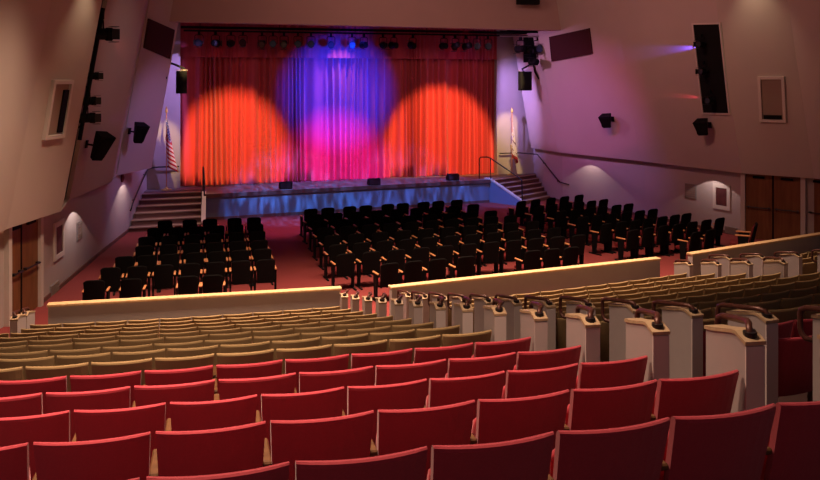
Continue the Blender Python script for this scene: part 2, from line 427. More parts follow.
stairs('carpeted stairs up to the stage beside the striped flag, left end', (wall_x(LL, 29.35)+.05, 29.35), (wall_x(LL, 32.4)+.02, 32.4), (sl-.19, 29.45), (sl-.09, 32.4))
cheek('wall_stair_left', (sl-.02, 31.3), (sl-.12, 29.5), 1)
stairs('carpeted stairs up to the stage in front of white flag, right end', (13.92, 31.05), (13.12, 32.5), (wall_x(RL, 32.35)-.06, 32.35), (15.78, 33.85))
cheek('wall_stair_right', (sr+.03, 32.35), (13.86, 30.95), -1)
# stalls barriers
def barrier(name, p0, p1, zt, closed=None):
    p0 = Vector(p0); p1 = Vector(p1); d = (p1-p0).normalized(); nn = Vector((-d.y, d.x, 0))
    mb = MB(); mb.prism([(p0.x, p0.y, 0), (p1.x, p1.y, 0), (p1.x, p1.y, zt-.05), (p0.x, p0.y, zt-.05)], nn*.14)
    o = struct(mb.build(name, 'barrier'))
    mb = MB(); e = nn*.03
    a = p0-d*.02-e; b = p1+d*.02-e
    mb.prism([(a.x, a.y, zt-.05), (b.x, b.y, zt-.05), (b.x, b.y, zt), (a.x, a.y, zt)], nn*.20)
    c = struct(mb.build('cap_rail', 'cap', None, .012)); c.parent = o
    return o
BZ = .92
barrier('wall_barrier_left', at(48, 304.5, BZ), at(340.5, 287.8, BZ), BZ)
barrier('wall_barrier_centre', at(392, 286.8, BZ), at(660, 258, BZ), BZ)
barrier('wall_barrier_right', at(692.5, 253.5, BZ), at(842, 230.5, BZ), BZ)
class Flat(Facet):
    def __init__(s, P, Q, inward):
        s.P = Vector((P[0], P[1], 0)); s.Q = Vector((Q[0], Q[1], 0))
        s.u = (s.Q-s.P).normalized(); s.w = Vector((0, 0, 1))
        n = s.u.cross(s.w).normalized()
        if n.x*inward < 0: n = -n
        s.n = n
WL = [Flat(a, b, 1) for a, b in zip(LL, LL[1:])]
WR = [Flat(a, b, -1) for a, b in zip(RL, RL[1:])]
def on(fl, px, py):
    """the wall length on which a sight line lands"""
    for f in fl:
        p = f.hit(px, py); t = (p-f.P).dot(f.u)
        if -.02 <= t <= (f.Q-f.P).length+.02 and (p-Vector((0, 0, EYE))).dot(sight(px, py)) > 0: return f
    return fl[0]
# ================================================================ RAKED SEATS
def back_shape(w_top, w_bot, z0, z1, lean, thick, curve, nx=10, nz=6, rtop=.0):
    """upholstered curved back pad: closed loft of rounded slices along x"""
    mb = MB(); rings = []
    for i in range(nx+1):
        t = -1+2*i/nx
        e = 1-abs(t)**6*.25
        ring = []
        def P(z, side):
            q = (z-z0)/(z1-z0)
            wd = w_bot+(w_top-w_bot)*q
            y = (1-q)*lean-curve*(1-t*t)*(.5+.5*q)
            return Vector((t*wd/2, y+side*thick/2*e, z))
        zt = z1-rtop*abs(t)**5
        zs = [z0+(zt-thick*.4-z0)*k/nz for k in range(nz+1)]
        for z in zs: ring.append(P(z, -1))
        p = P(zt-thick*.12, -.75); ring.append(p)
        p = P(zt, -.3); ring.append(p)
        p = P(zt, .3); ring.append(p)
        p = P(zt-thick*.12, .75); ring.append(p)
        for z in reversed(zs): ring.append(P(z, 1))
        rings.append(ring)
    mb.loft(rings)
    return mb
def make_seat(fabric):
    root = empty('theatre_seat', (0, 0, 0))
    back_shape(.526, .48, .30, BACK, .13, .05, .045).build('backrest', fabric, root, smooth=False)
    # tipped-up seat pad
    mb = MB(); rings = []
    for i in range(7):
        t = -1+2*i/6; e = 1-abs(t)**4*.3
        c = Vector((t*.225, .20, .52)); r = []
        for k in range(12):
            a = 2*math.pi*k/12
            r.append(c+Vector((0, .045*e*math.copysign(abs(math.cos(a))**.6, math.cos(a))-.10*math.sin(a)*.3, .19*e*math.copysign(abs(math.sin(a))**.7, math.sin(a)))))
        rings.append(r)
    mb.loft(rings).build('seat', fabric, root, smooth=True)
    mb = MB(); mb.prism([(-.286, .08, 0), (-.286, .22, 0), (-.286, .19, .52), (-.286, .12, .52)], (.022, 0, 0))
    o = mb.build('standard', 'standard', root, .006, seg=1)
    mb = MB(); mb.box((-.275, .20, .585), (.05, .30, .03)); mb.box((-.275, .13, .545), (.03, .06, .06))
    mb.build('armrest', 'standard', root, .008, seg=1)
    register(root)
    return root
proto_red = make_seat('red'); proto_tan = make_seat('tan')
used = {}
def place_copy(proto, loc, rz):
    if proto.name not in used: used[proto.name] = 1; o = proto
    else: o = copy_tree(proto)
    o.location = loc; o.rotation_euler = (0, 0, rz); return o
def seat_colour(k): return 'red' if k <= 3 else 'tan'
def put_seat(k, x, label, group, p=.55):
    c = seat_colour(k)
    o = place_copy(proto_red if c == 'red' else proto_tan, (x, row_y(k, x), floor_z(k)), row_ang(k, x))
    o.scale = (p/.55, 1, 1); tag(o, label, 'theatre seat', group)
PITCH = {0: .546, 1: .534, 2: .573, 3: .565, 4: .553, 5: .534, 6: .557, 7: .536}
ROWNAME = lambda k: 'nearest row' if k == -1 else ORD[k+2]+' nearest row'
AX = 3.235
left_ends = {}
for k in range(-1, 13):
    p = PITCH.get(k, .55); x = AX-p/2-.01; j = 1
    while True:
        px, py = img((x+p/2, row_y(k, x), floor_z(k)+BACK))
        if k >= 11 and j > 10: break
        if px < -12 and k < 11: break
        if x < -4.6 or (row_y(k, x)*math.cos(TH)+x*math.sin(TH)) < .6: break
        c = seat_colour(k)
        if k <= 3: lab = f'red tip-up theatre seat, {ORD[j]} from the aisle panel in {ROWNAME(k)} of left block'
        else: lab = f'tan tip-up theatre seat, {ORD[j]} from centre aisle, {ORD[13-k]} row behind left barrier'
        put_seat(k, x, lab, f'{c} theatre seats of the left block', p)
        left_ends[k] = x-p/2
        x -= p; j += 1
# centre block
CX0 = lambda k: 4.55+.30*(12-k)/11
right_ends = {}
for k in range(1, 13):
    x = CX0(k)+.29; j = 1; xr = 11.22+.15*(12-k)
    while x < xr-.2:
        px, py = img((x-.27, row_y(k, x), floor_z(k)+BACK))
        if px > 940: break
        c = seat_colour(k)
        lab = f'{c} tip-up theatre seat, {ORD[j]} from left end, {ORD[13-k]} row behind middle barrier'
        put_seat(k, x, lab, f'{c} theatre seats of the centre block')
        right_ends[k] = x+.27; x += .552; j += 1
# right block
for k in range(9, 13):
    x = 12.93+.15*(12-k); j = 1
    while j < 14 and x < 18.2:
        px, py = img((x-.27, row_y(k, x), floor_z(k)+BACK))
        if px > 840: break
        lab = f'tan tip-up theatre seat, {ORD[j]} from left end, {ORD[13-k]} row behind right barrier'
        put_seat(k, x, lab, 'tan theatre seats of the right block'); x += .552; j += 1
# ---------------------------------------------------------------- aisle end panels with grab rails
def make_panel(side):
    root = empty('end_panel', (0, 0, 0))
    T = .115; Y0, Y1 = -.05, .40
    top = [(Y1, .965), (.30, .985), (.20, 1.01), (.10, 1.035), (.05, 1.04), (.0, 1.025), (Y0, 1.005)]
    MB().prism([(-T/2, y, z) for y, z in [(Y0, 0), (Y1, 0)]+[(y, z-.02) for y, z in top]], (T, 0, 0)).build('panel_body', 'panel', root)
    e = [(Y1+.01, top[0][1])]+top[1:-1]+[(Y0-.012, top[-1][1])]
    MB().prism([(-T/2-.008, y, z-.022) for y, z in reversed(e)]+[(-T/2-.008, y, z) for y, z in e], (T+.016, 0, 0)).build('panel_cap', 'panelcap', root)
    MB().box((0, Y0-.004, .49), (T+.004, .012, .97)).build('panel_edge_lit', 'paneledge_lit', root)
    s = side
    pts = [(0, .0, 1.01), (.0, .0, 1.04), (.005*s, .015, 1.062), (.03*s, .06, 1.07), (.07*s, .14, 1.062), (.08*s, .30, 1.035), (.08*s, .44, 1.01), (.08*s, .49, .985), (.08*s, .50, .95), (.08*s, .50, .84), (.08*s, .485, .80), (.075*s, .45, .775), (.05*s, .42, .77), (.0, .39, .77)]
    rl = MB().tube(pts, .021, 8).build('grab_rail', 'bronze', root, smooth=True)
    MB().tube([(0, 0, 1.0), (0, 0, 1.045)], .04, 12).build('flange', 'rail', rl)
    MB().tube([(.01*s, .425, .77), (.01*s, .40, .77)], .04, 12).build('flange', 'rail', rl)
    register(root); return root
pan_r = make_panel(1); pan_l = make_panel(-1)
def put_panel(proto, k, x, label, group):
    o = place_copy(proto, (x, row_y(k, x), floor_z(k)), row_ang(k, x)); tag(o, label, 'end panel', group)
for k in range(-1, 13):
    where = f'{ORD[13-k]} row behind left barrier' if k > 3 else ROWNAME(k)+' of red seats'
    put_panel(pan_r, k, AX+.065, f'grey end panel, near side of centre aisle, {where}', 'end panels on the near side of the centre aisle')
    if k >= 1: put_panel(pan_l, k, CX0(k)-.07, f'grey end panel, far side of centre aisle, {ORD[13-k]} behind middle barrier', 'end panels on the far side of the centre aisle')
for k in range(9, 13):
    put_panel(pan_r, k, right_ends[k]+.07, f'tan end panel at right end of {ORD[13-k]} row behind the middle barrier', 'end panels at the right of the centre block')
    put_panel(pan_l, k, 12.5+.15*(12-k), f'tan end panel across right aisle, {ORD[13-k]} row behind the right barrier', 'end panels at the left of the right block')
for k in (11, 12):
    put_panel(pan_l, k, left_ends[k]-.08, f'tan end panel by the left doors, {ORD[13-k]} row behind left barrier', 'end panels by the left doors')
# ================================================================ STALLS CHAIRS
def make_chair():
    root = empty('stalls_chair', (0, 0, 0))
    back_shape(.47, .43, .36, .93, .10, .05, .035, rtop=.05).build('backrest', 'blackfab', root)
    back_shape(.41, .38, .48, .88, .10, .03, .035, rtop=.04).build('back_cushion', 'maroonfab', root).location = (0, .034, 0)
    mb = MB(); mb.box((0, .33, .43), (.45, .46, .09)); mb.build('seat', 'maroonfab', root, .03)
    for s in (-1, 1):
        mb = MB(); mb.box((s*.262, .27, .66), (.055, .34, .035)); mb.build('armrest', 'wood', root, .012, seg=1)
        mb = MB(); mb.prism([(s*.262-.02, .20, .03), (s*.262-.02, .34, .03), (s*.262-.02, .38, .645), (s*.262-.02, .14, .645)], (.04, 0, 0)); mb.build('side_frame', 'black', root)
        mb = MB(); mb.box((s*.262, .24, .02), (.05, .50, .04)); mb.build('foot', 'black', root, .01, seg=1)
    mb = MB(); mb.box((0, .26, .36), (.50, .08, .05)); mb.build('cross_bar', 'black', root)
    register(root); return root
chair = make_chair()
CT = .93
def put_chair(p, ang, label, group):
    o = place_copy(chair, (p.x, p.y, 0), ang); o.scale = ((.96 if 'centre' in group else .92), 1, 1); tag(o, label, 'chair', group)
def chair_row(cols, ya, yb, label, group, x0=None, x1=None):
    """cols: x pixels of the tops; the row is a straight line between its end chairs"""
    a = at(cols[0], ya, CT); b = at(cols[-1], yb, CT); d = (b-a).normalized(); ang = math.atan2(d.y, d.x)
    nrm = Vector((-d.y, d.x, 0))
    pts = []
    for c in cols:
        s = sight(c, 100); s = Vector((s.x, s.y, 0))
        t = (a-Vector((0, 0, CT))).dot(nrm)/s.dot(nrm); pts.append(Vector((s.x*t, s.y*t, 0)))
    for i, p in enumerate(pts):
        put_chair(p, ang+random.uniform(-.02, .02), label(i), group)
RW = ['front row', 'second row', 'third row', 'fourth row', 'fifth row', 'sixth row', 'seventh row', 'back row']
LROWS = [([165, 189.8, 210, 234.6, 254], 220.3, 217), ([155, 176, 196.5, 217, 236, 256], 227.8, 223.6), ([146.5, 169.5, 192.5, 213.5, 236.5, 257.6], 236.5, 231),
         ([144, 168.5, 191.5, 215, 238, 259.8], 245.3, 239.8), ([124.5, 147, 170, 195, 217.5, 240.5, 263], 256, 248.5), ([110.5, 137, 163.5, 190.2, 215.5, 241, 266], 267, 259),
         ([94, 131, 188, 212.5], 279.8, 274.5)]
for r, (c, ya, yb) in enumerate(LROWS):
    chair_row(c, ya, yb, lambda i, r=r: f'black upholstered chair, {ORD[i+1]} from the left wall in the {RW[r]}, left of carpet aisle', 'black chairs in the left stalls')
def lin(a, b, n): # evenly spaced on the ground between two sighted ends, in picture x of the ends
    return [a+(b-a)*i/(n-1) for i in range(n)]
CROWS = [([311, 328, 350, 366, 388, 403, 423.8, 438.5, 457], 208.5, 199.6), (lin(314.8, 473.5, 9), 214, 204), (lin(320.4, 491, 9), 220.4, 210.5),
         (lin(325.6, 511, 10), 227.3, 215), (lin(332.5, 532.6, 10), 235, 220.8), (lin(338, 554.5, 11), 244, 227.5), (lin(346, 579, 11), 253.3, 234.6),
         ([390, 414, 438, 466.5, 533, 552.5, 571.7], 262.7, 246.7)]
def dedup(c): return c
for r, (c, ya, yb) in enumerate(CROWS):
    if len(c) > 9 or r in (1, 2):
        a = at(c[0], ya, CT); b = at(c[-1], yb, CT)
        c = [img(a.lerp(b, i/(len(c)-1)))[0] for i in range(len(c))]
    chair_row(c, ya, yb, lambda i, r=r: f'black upholstered chair, {ORD[i+1]} from the carpet aisle in the {RW[r]} of centre stalls', 'black chairs in the centre stalls')
RROWS = [([521.7, 536, 551.5, 565, 579.5], 200.8, 194.5), ([539.4, 553, 567, 580, 592, 604], 206.5, 199), ([561.7, 576, 590, 603, 617, 629], 210.6, 203.3),
         ([583.5, 598, 612.7, 627, 640.4, 653.3], 216.5, 208.7), ([607, 622, 636, 649, 663, 675.5, 687], 223.2, 213), ([634, 649, 664, 679, 693, 707, 720.4], 229.4, 217.5),
         ([696.5, 711.5], 231.5, 229)]
for r, (c, ya, yb) in enumerate(RROWS):
    chair_row(c, ya, yb, lambda i, r=r: f'black upholstered chair, {ORD[i+1]} from left in the {RW[r]} of stalls below right wall', 'black chairs in the right stalls')
CT_ = CT*1.2; p = at(755.5, 223, CT_); put_chair(p, R(50), 'lone black chair turned sideways in front of the right doors', 'black chairs in the right stalls'); [o for o in COL.objects if o.name.startswith('stalls_chair')][-1].scale = (1.2, 1.2, 1.2)
# ================================================================ STAGE
def drape(name, x0, x1, z0, z1, y, amp, wl, m, seed, hem=.0):
    rnd = random.Random(seed); n = int((x1-x0)/.022); nz = 14; mb = MB(); ph = 0; vs = []
    prof = []
    k = 0.0
    for i in range(n+1):
        x = x0+(x1-x0)*i/n
        k += .022/wl*2*math.pi*(1+.45*math.sin(x*2.3+seed)+.3*math.sin(x*5.1))
        prof.append((x, math.sin(k)*amp*(1+.35*math.sin(x*3.7+1))+math.sin(k*.37)*amp*.5))
    for j in range(nz+1):
        q = j/nz; z = z0+(z1-z0)*q
        for i, (x, dy) in enumerate(prof):
            zz = z+(hem*math.sin(x*2.1)*math.sin(x*.9) if j == 0 else 0)
            vs.append((x+.03*math.sin(x*4+q*3), sk(x, y)+dy*(1.15-.35*q), zz))
    for j in range(nz+1):  # back sheet gives the cloth a real thickness
        q = j/nz; z = z0+(z1-z0)*q
        for i, (x, dy) in enumerate(prof): vs.append((x+.03*math.sin(x*4+q*3), sk(x, y)+.03+dy*(1.15-.35*q), z))
    W = n+1; o = W*(nz+1); fs = []
    for j in range(nz):
        for i in range(n):
            a = j*W+i; fs.append((a, a+1, a+W+1, a+W)); fs.append((o+a, o+a+W, o+a+W+1, o+a+1))
    for i in range(n):
        fs.append((i, o+i, o+i+1, i+1)); t = nz*W+i; fs.append((t, t+1, o+t+1, o+t))
    for j in range(nz):
        a = j*W; fs.append((a, a+W, o+a+W, o+a)); a = j*W+n; fs.append((a, o+a, o+a+W, a+W))
    mb.add(vs, fs)
    return mb.build(name, m, smooth=True)
tag(drape('stage_curtain', PX0-.12, PX1+.12, SZ+.02, 8.6, CP, .12, .26, 'curtain', 3, .012), 'full-width closed red velour stage curtain lit red, blue and magenta', 'curtain')
tag(drape('curtain_valance', PX0-.1, PX1+.1, atY(340, 58, 33.4).z, 8.6, 33.62, .03, .22, 'curtain', 9), 'short dark red valance hanging across the top of the stage curtain', 'valance')
# lighting batten
BY = 32.35; bz = atY(340, 33.0, BY).z
root = empty('lighting_batten', (7.3, BY, bz)); tag(root, 'long black pipe batten under the header above the stage', 'batten')
MB().tube([(-6.6, 0, 0), (8.3, 0, 0)], .035).build('pipe', 'black', root)
for x in (-6, -3, 0, 3, 6): MB().tube([(x, 0, .03), (x, 0, 9.7-bz)], .012, 6).build('hanger', 'black', root)
MB().box((.8, .06, .13), (15.0, .08, .10)).build('cable_tray', 'black', root)
def make_lamp(name='stage_spotlight', bl=.34, br=.095):
    root = empty(name, (0, 0, 0))   # origin at the clamp
    MB().box((0, 0, -.01), (.06, .09, .10)).build('clamp', 'black', root)
    mb = MB(); mb.tube([(-.13, 0, -.30), (-.13, 0, -.10), (-.10, 0, -.07), (.10, 0, -.07), (.13, 0, -.10), (.13, 0, -.30)], .012, 6); mb.build('yoke', 'black', root)
    body = MB().tube([(0, -bl*.55, -.30), (0, -bl*.45, -.30), (0, bl*.2, -.30), (0, bl*.25, -.30), (0, bl*.5, -.30)], [br*.6, br, br, br*1.15, br*1.15], 12).build('body', 'black', root)
    MB().tube([(0, bl*.5, -.30), (0, bl*.52, -.30)], br*1.0, 12).build('lens', 'lens', body)
    mb = MB(); mb.box((0, bl*.60, -.30+br*1.3), (br*2, .12, .008)); mb.box((0, bl*.60, -.30-br*1.3), (br*2, .12, .008)); mb.box((br*1.2, bl*.60, -.30), (.008, .12, br*1.8)); mb.build('barn_door', 'rail', root)
    register(root); return root
lamp = make_lamp()
LX = [199, 215.5, 231, 243, 262, 273, 284, 298, 311, 331, 352, 364, 383, 394, 413, 444, 455, 466, 477, 488]
for i, px in enumerate(LX):
    p = atY(px, 36, BY); o = place_copy(lamp, (p.x, BY, bz-.06), random.choice([-.45, -.2, .15, .4, 2.9, 3.3, 3.0]))
    if i != 0 and random.random() < .5: o.rotation_euler.x = random.uniform(-.3, .2)
    o.scale = (1.2, 1.2, 1.35)
    where = f'{ORD[i+1]} from the left end of the batten over the stage' if i < 10 else f'{ORD[20-i]} from the right end of the batten over the stage'
    tag(o, f'small black stage lamp, {where}', 'stage light', 'stage lamps on the batten')
# floor boxes on the lip
for (px, py, lab) in ((285.5, 187, 'left'), (374, 183.5, 'middle'), (452.5, 178.5, 'right')):
    p = at(px, py+1.5, SZ); root = empty('floor_monitor', (p.x, max(p.y, LA.y+(p.x-LA.x)*.103+.25), SZ), 0)
    tag(root, f'black wedge speaker on the stage lip, {lab}most of the three' if lab != 'middle' else 'black wedge speaker on the stage lip, middle one of the three', 'speaker', 'wedge speakers on the stage lip')
    MB().prism([(-.24, -.16, 0), (-.24, .18, 0), (-.24, .18, .10), (-.24, .02, .27), (-.24, -.16, .24)], (.48, 0, 0)).build('cabinet', 'black', root, .01, seg=1)
    MB().box((0, -.165, .12), (.42, .012, .19)).build('speaker_grille', 'grey' if lab == 'none' else 'grille', root)
# flags
def flag_cloth(name, x, y, ztop, zbot, width, m, root, seed, lean):
    """hangs gathered from the pole: u runs along the fly, v along the hoist"""
    mb = MB(); nu, nv = 40, 26; vs = []; uvs = []
    for j in range(nv+1):
        v = j/nv
        for i in range(nu+1):
            u = i/nu
            # gathered folds: fly edge falls straight down beside the pole
            drop = u*(1-.0*v)
            zz = ztop-(1-v)*(ztop-zbot)*.46-u*(ztop-zbot)*.54
            xx = x+lean*((ztop-zz)/(ztop-zbot))+.05*u+width*(.35+.65*((ztop-zz)/(ztop-zbot)))*.5*math.sin(u*13+v*1.5+seed)*(.25+.75*u)+(1-v)*width*.35
            yy = y-.05-.09*math.cos(u*13+v*1.5+seed)*(.25+.75*u)-.05*v
            vs.append((xx, yy, zz)); uvs.append((u, v))
    W = nu+1
    fs = [(j*W+i, j*W+i+1, (j+1)*W+i+1, (j+1)*W+i) for j in range(nv) for i in range(nu)]
    me = bpy.data.meshes.new(name); me.from_pydata(vs, [], fs); uvl = me.uv_layers.new(name='UVMap')
    for poly in me.polygons:
        poly.use_smooth = True
        for li, vi in zip(poly.loop_indices, poly.vertices): uvl.data[li].uv = uvs[vi]
    me.materials.append(m); o = bpy.data.objects.new(name, me); COL.objects.link(o); o.parent = root
    sd = o.modifiers.new('cloth_thickness', 'SOLIDIFY'); sd.thickness = .006
    return o
def us_flag_mat():
    m = bpy.data.materials.new('striped_flag'); m.use_nodes = True; nt = m.node_tree; b = nt.nodes['Principled BSDF']; b.inputs['Roughness'].default_value = .8
    N = nt.nodes.new; L = nt.links.new
    uv = N('ShaderNodeUVMap'); sp = N('ShaderNodeSeparateXYZ'); L(uv.outputs[0], sp.inputs[0])
    def mth(op, a, b2=None, c=None):
        n = N('ShaderNodeMath'); n.operation = op
        for i, q in enumerate((a, b2, c)):
            if q is None: continue
            if isinstance(q, (int, float)): n.inputs[i].default_value = q
            else: L(q, n.inputs[i])
        return n.outputs[0]
    U, V = sp.outputs[0], sp.outputs[1]
    stripe = mth('LESS_THAN', mth('FRACT', mth('MULTIPLY', mth('MULTIPLY', V, 13.0), .5)), .5)
    canton = mth('MULTIPLY', mth('LESS_THAN', U, .42), mth('GREATER_THAN', V, 6/13))
    fx = mth('SUBTRACT', mth('FRACT', mth('MULTIPLY', U, 6/.42)), .5); fy = mth('SUBTRACT', mth('FRACT', mth('MULTIPLY', mth('SUBTRACT', V, 6/13), 5*13/7)), .5)
    star = mth('LESS_THAN', mth('ADD', mth('MULTIPLY', fx, fx), mth('MULTIPLY', fy, fy)), .09)
    def mix(f, a, c):
        n = N('ShaderNodeMix'); n.data_type = 'RGBA'; L(f, n.inputs['Factor'])
        for k, q in (('A', a), ('B', c)):
            if isinstance(q, tuple): n.inputs[k].default_value = (*q, 1)
            else: L(q, n.inputs[k])
        return n.outputs['Result']
    st = mix(stripe, (.75, .68, .62), (.50, .02, .03)); ct = mix(star, (.02, .03, .16), (.8, .78, .75))
    L(mix(canton, st, ct), b.inputs['Base Color']); return m
def white_flag_mat():
    m = bpy.data.materials.new('white_flag'); m.use_nodes = True; nt = m.node_tree; b = nt.nodes['Principled BSDF']; b.inputs['Roughness'].default_value = .8
    N = nt.nodes.new; L = nt.links.new; uv = N('ShaderNodeUVMap'); sp = N('ShaderNodeSeparateXYZ'); L(uv.outputs[0], sp.inputs[0])
    rp = N('ShaderNodeValToRGB'); rp.color_ramp.interpolation = 'CONSTANT'
    e = rp.color_ramp.elements; e[0].position = 0; e[0].color = (.45, .02, .03, 1); e[1].position = .16; e[1].color = (.75, .70, .60, 1)
    L(sp.outputs[1], rp.inputs[0])
    nz = N('ShaderNodeTexNoise'); nz.inputs['Scale'].default_value = 7; L(uv.outputs[0], nz.inputs['Vector'])
    gt = N('ShaderNodeMath'); gt.operation = 'GREATER_THAN'; gt.inputs[1].default_value = .60; L(nz.outputs[0], gt.inputs[0])
    mx = N('ShaderNodeMix'); mx.data_type = 'RGBA'; L(gt.outputs[0], mx.inputs['Factor']); L(rp.outputs[0], mx.inputs['A']); mx.inputs['B'].default_value = (.16, .08, .03, 1)
    L(mx.outputs['Result'], b.inputs['Base Color']); return m
def flag(px_base, y, py_top, ct, cb, m, cloth, label, width, seed, lean, dx=0):
    b = atY(px_base, 185, y); b.z = SZ
    root = empty('flag', (b.x, y, SZ)); tag(root, label, 'flag', 'flags beside the stage')
    ht = atY(px_base, py_top, y).z-SZ
    MB().tube([(0, 0, .04), (0, 0, ht)], .018, 8).build('pole', 'wood', root)
    MB().tube([(0, 0, 0), (0, 0, .03), (0, 0, .05), (0, 0, .12)], [.20, .20, .08, .04], 16).build('base', 'gold', root)
    MB().tube([(0, 0, ht), (0, 0, ht+.03), (0, 0, ht+.12), (0, 0, ht+.26)], [.02, .05, .045, .004], 8).build('finial', 'gold', root)
    z1 = atY(px_base, ct, y).z-SZ; z0 = atY(px_base, cb, y).z-SZ
    c = flag_cloth('flag_cloth', dx, 0, z1, z0, width, m, root, seed, lean)
    pts = [c.data.vertices[i].co+Vector((.0, -.012, 0)) for i in range(40, len(c.data.vertices), 41)]
    MB().tube(pts, .022, 6).build('fringe', 'gold', c)
    return root
flag(166.5, 32.75, 113, 117, 173, us_flag_mat(), None, 'red and white striped flag with starred blue corner left of the curtain', .40, 1.0, .04)
flag(512, 33.6, 113, 122, 164, white_flag_mat(), None, 'furled white flag with gold fringe right of the curtain', .36, 2.2, -.06)
spot('flag_lamp', (1.2, 29.9, 7.0), (-.12, 33.0, 2.4), 10, 1400, (1, .66, .26), .6)
spot('flag_lamp', (13.6, 30.6, 7.0), (14.7, 34.0, 2.4), 10, 2000, (1, .66, .26), .6)
# ---------------------------------------------------------------- stair rails
def rail_obj(label, runs, posts=(), r=.022, m='rail'):
    c = runs[0][0]; root = empty('handrail', c); tag(root, label, 'handrail', 'stage stair handrails')
    loc = lambda p: Vector(p)-Vector(c)
    for q in runs:
        MB().tube([loc(p) for p in q], r, 8).build('rail', m, root)
    for a, b in posts: MB().tube([loc(a), loc(b)], r*.8, 8).build('post', m, root)
y0, y1 = 29.7, 31.9
x = sl-.02
rail_obj('black hooped handrail at the head of the left stage stairs', [[(x, 31.05, .86), (x, 31.05, 1.45), (x, 31.35, 1.78), (x, 31.5, 1.86), (x, 32.0, 1.88), (x, 32.1, 1.82), (x, 32.12, SZ)]], [((x, 31.5, SZ), (x, 31.5, 1.86))])
rail_obj('sloping steel handrail beside the right stage stairs', [[(12.75, 32.75, SZ), (12.75, 32.75, 1.78), (12.8, 32.7, 1.86), (13.0, 32.42, 1.88), (13.1, 32.27, 1.82), (13.80, 31.05, 1.15), (13.88, 30.92, 1.05), (13.89, 30.90, .25)]], [((13.08, 32.3, SZ), (13.08, 32.3, 1.83))], .026)
def wall_rail(label, pts, m, r=.026):
    pts = [Vector(p) for p in pts]; c = pts[0].copy(); root = empty('wall_handrail', c); tag(root, label, 'handrail', 'stage stair handrails')
    MB().tube([p-c for p in pts], r, 8).build('rail', m, root)
    return root, c
def off(pl, y, d): return wall_x(pl, y)+d
root, c = wall_rail('dark handrail on the left wall above the stage stairs', [(PX0-.05, sk(.4, PY)-.09, 1.80), (-.2, sk(-.3, PY)-.09, 1.80), (off(LL, 32.9, .10), 32.85, 1.78), (off(LL, 32.4, .10), 32.4, 1.70), (off(LL, 29.9, .10), 29.9, .95), (off(LL, 29.6, .10), 29.6, .78), (off(LL, 29.6, .06), 29.58, .68)], 'rail')
for y, z in ((32.3, 1.66), (30.2, 1.03)): MB().tube([Vector((off(LL, y, .10), y, z))-c, Vector((off(LL, y, .10), y, z-.06))-c, Vector((off(LL, y, -.01), y, z-.06))-c], .014, 6).build('bracket', 'rail', root)
root, c = wall_rail('dark handrail down the right wall by the stage stairs', [(14.15, sk(14.15, PY)-.09, 1.88), (15.0, sk(15.0, PY)-.09, 1.88), (off(RL, 33.45, -.13), 33.4, 1.84), (off(RL, 32.9, -.12), 32.9, 1.62), (off(RL, 31.5, -.13), 31.4, .86), (off(RL, 30.9, -.12), 30.9, .80)], 'rail')
for y, z in ((32.8, 1.56), (31.6, .92)): MB().tube([Vector((off(RL, y, -.12), y, z))-c, Vector((off(RL, y, -.12), y, z-.06))-c, Vector((off(RL, y, .01), y, z-.06))-c], .014, 6).build('bracket', 'rail', root)
# ================================================================ THINGS ON THE WALLS
def framed(name, f, px, label, cat, inner, depth=.06, fw=.09, group=None, glass=None, recess=False):
    c, wd, ht = f.rect(*px)
    root = empty(name, None, mtx=f.mtx(c)); tag(root, label, cat, group)
    mb = MB(); w2, h2 = wd/2, ht/2
    for (cx, cz, dx, dz) in ((0, h2-fw/2, wd, fw), (0, -h2+fw/2, wd, fw), (-w2+fw/2, 0, fw, ht-2*fw), (w2-fw/2, 0, fw, ht-2*fw)):
        mb.box((cx, depth/2, cz), (dx, depth, dz))
    mb.build('frame', 'frame', root)
    MB().box((0, .012, 0), (wd-2*fw, .02, ht-2*fw)).build(inner[0], inner[1], root)
    return root, wd, ht
fP = FL1[-1]
def wall_window(name, label, f, px, strip):
    """framed opening with a shallow box behind it, modelled proud of the panel"""
    root, wd, ht = framed(name, f, px, label, 'window', ('niche_back', 'niche'), .08, .085, 'projector ports in the side walls')
    fw = .10
    mb = MB()
    if strip == 'side': mb.box((-wd/2+fw+.12, .04, -.05), (.22, .035, ht-2*fw-.15))
    else: mb.box((0, .045, -ht/2+fw+.06), (wd-2*fw-.06, .05, .12))
    mb.build('shutter', 'black', root)
wall_window('projector_port', 'white framed port with dark shutter strip high on left wall panel', fP, (47, 80, 66.5, 138), 'side')
wall_window('projector_port', 'white framed port with dark sill high on right wall panel', FR[3], (759, 76.5, 785.5, 122), 'bottom')
# black lamp slot in the right wall
f = FR[2]; cs = [f.hit(*q) for q in ((694, 24.5), (720, 24.0), (729.5, 113), (704, 112.5))]
c = sum(cs, Vector())/4; root = empty('lamp_slot', None, mtx=f.mtx(c)); tag(root, 'tall black lamp slot opening in the right wall', 'lamp slot')
lm = [root.matrix_world.inverted() @ q for q in cs]
MB().prism([Vector((q.x, .0, q.z)) for q in lm], (0, .03, 0)).build('opening', 'matteblack', root)
mb = MB()
o4 = [(q.x*1.0, q.z*1.0) for q in lm]
cxm = sum(q[0] for q in o4)/4; czm = sum(q[1] for q in o4)/4
for i in range(4):
    a, b = o4[i], o4[(i+1) % 4]
    def out(q, k=.05): return (q[0]+math.copysign(k, q[0]-cxm), q[1]+math.copysign(k, q[1]-czm))
    A, B = out(a), out(b)
    mb.prism([(a[0], 0, a[1]), (b[0], 0, b[1]), (B[0], 0, B[1]), (A[0], 0, A[1])], (0, .06, 0))
mb.build('frame', 'frame', root)
inv = root.matrix_world.inverted()
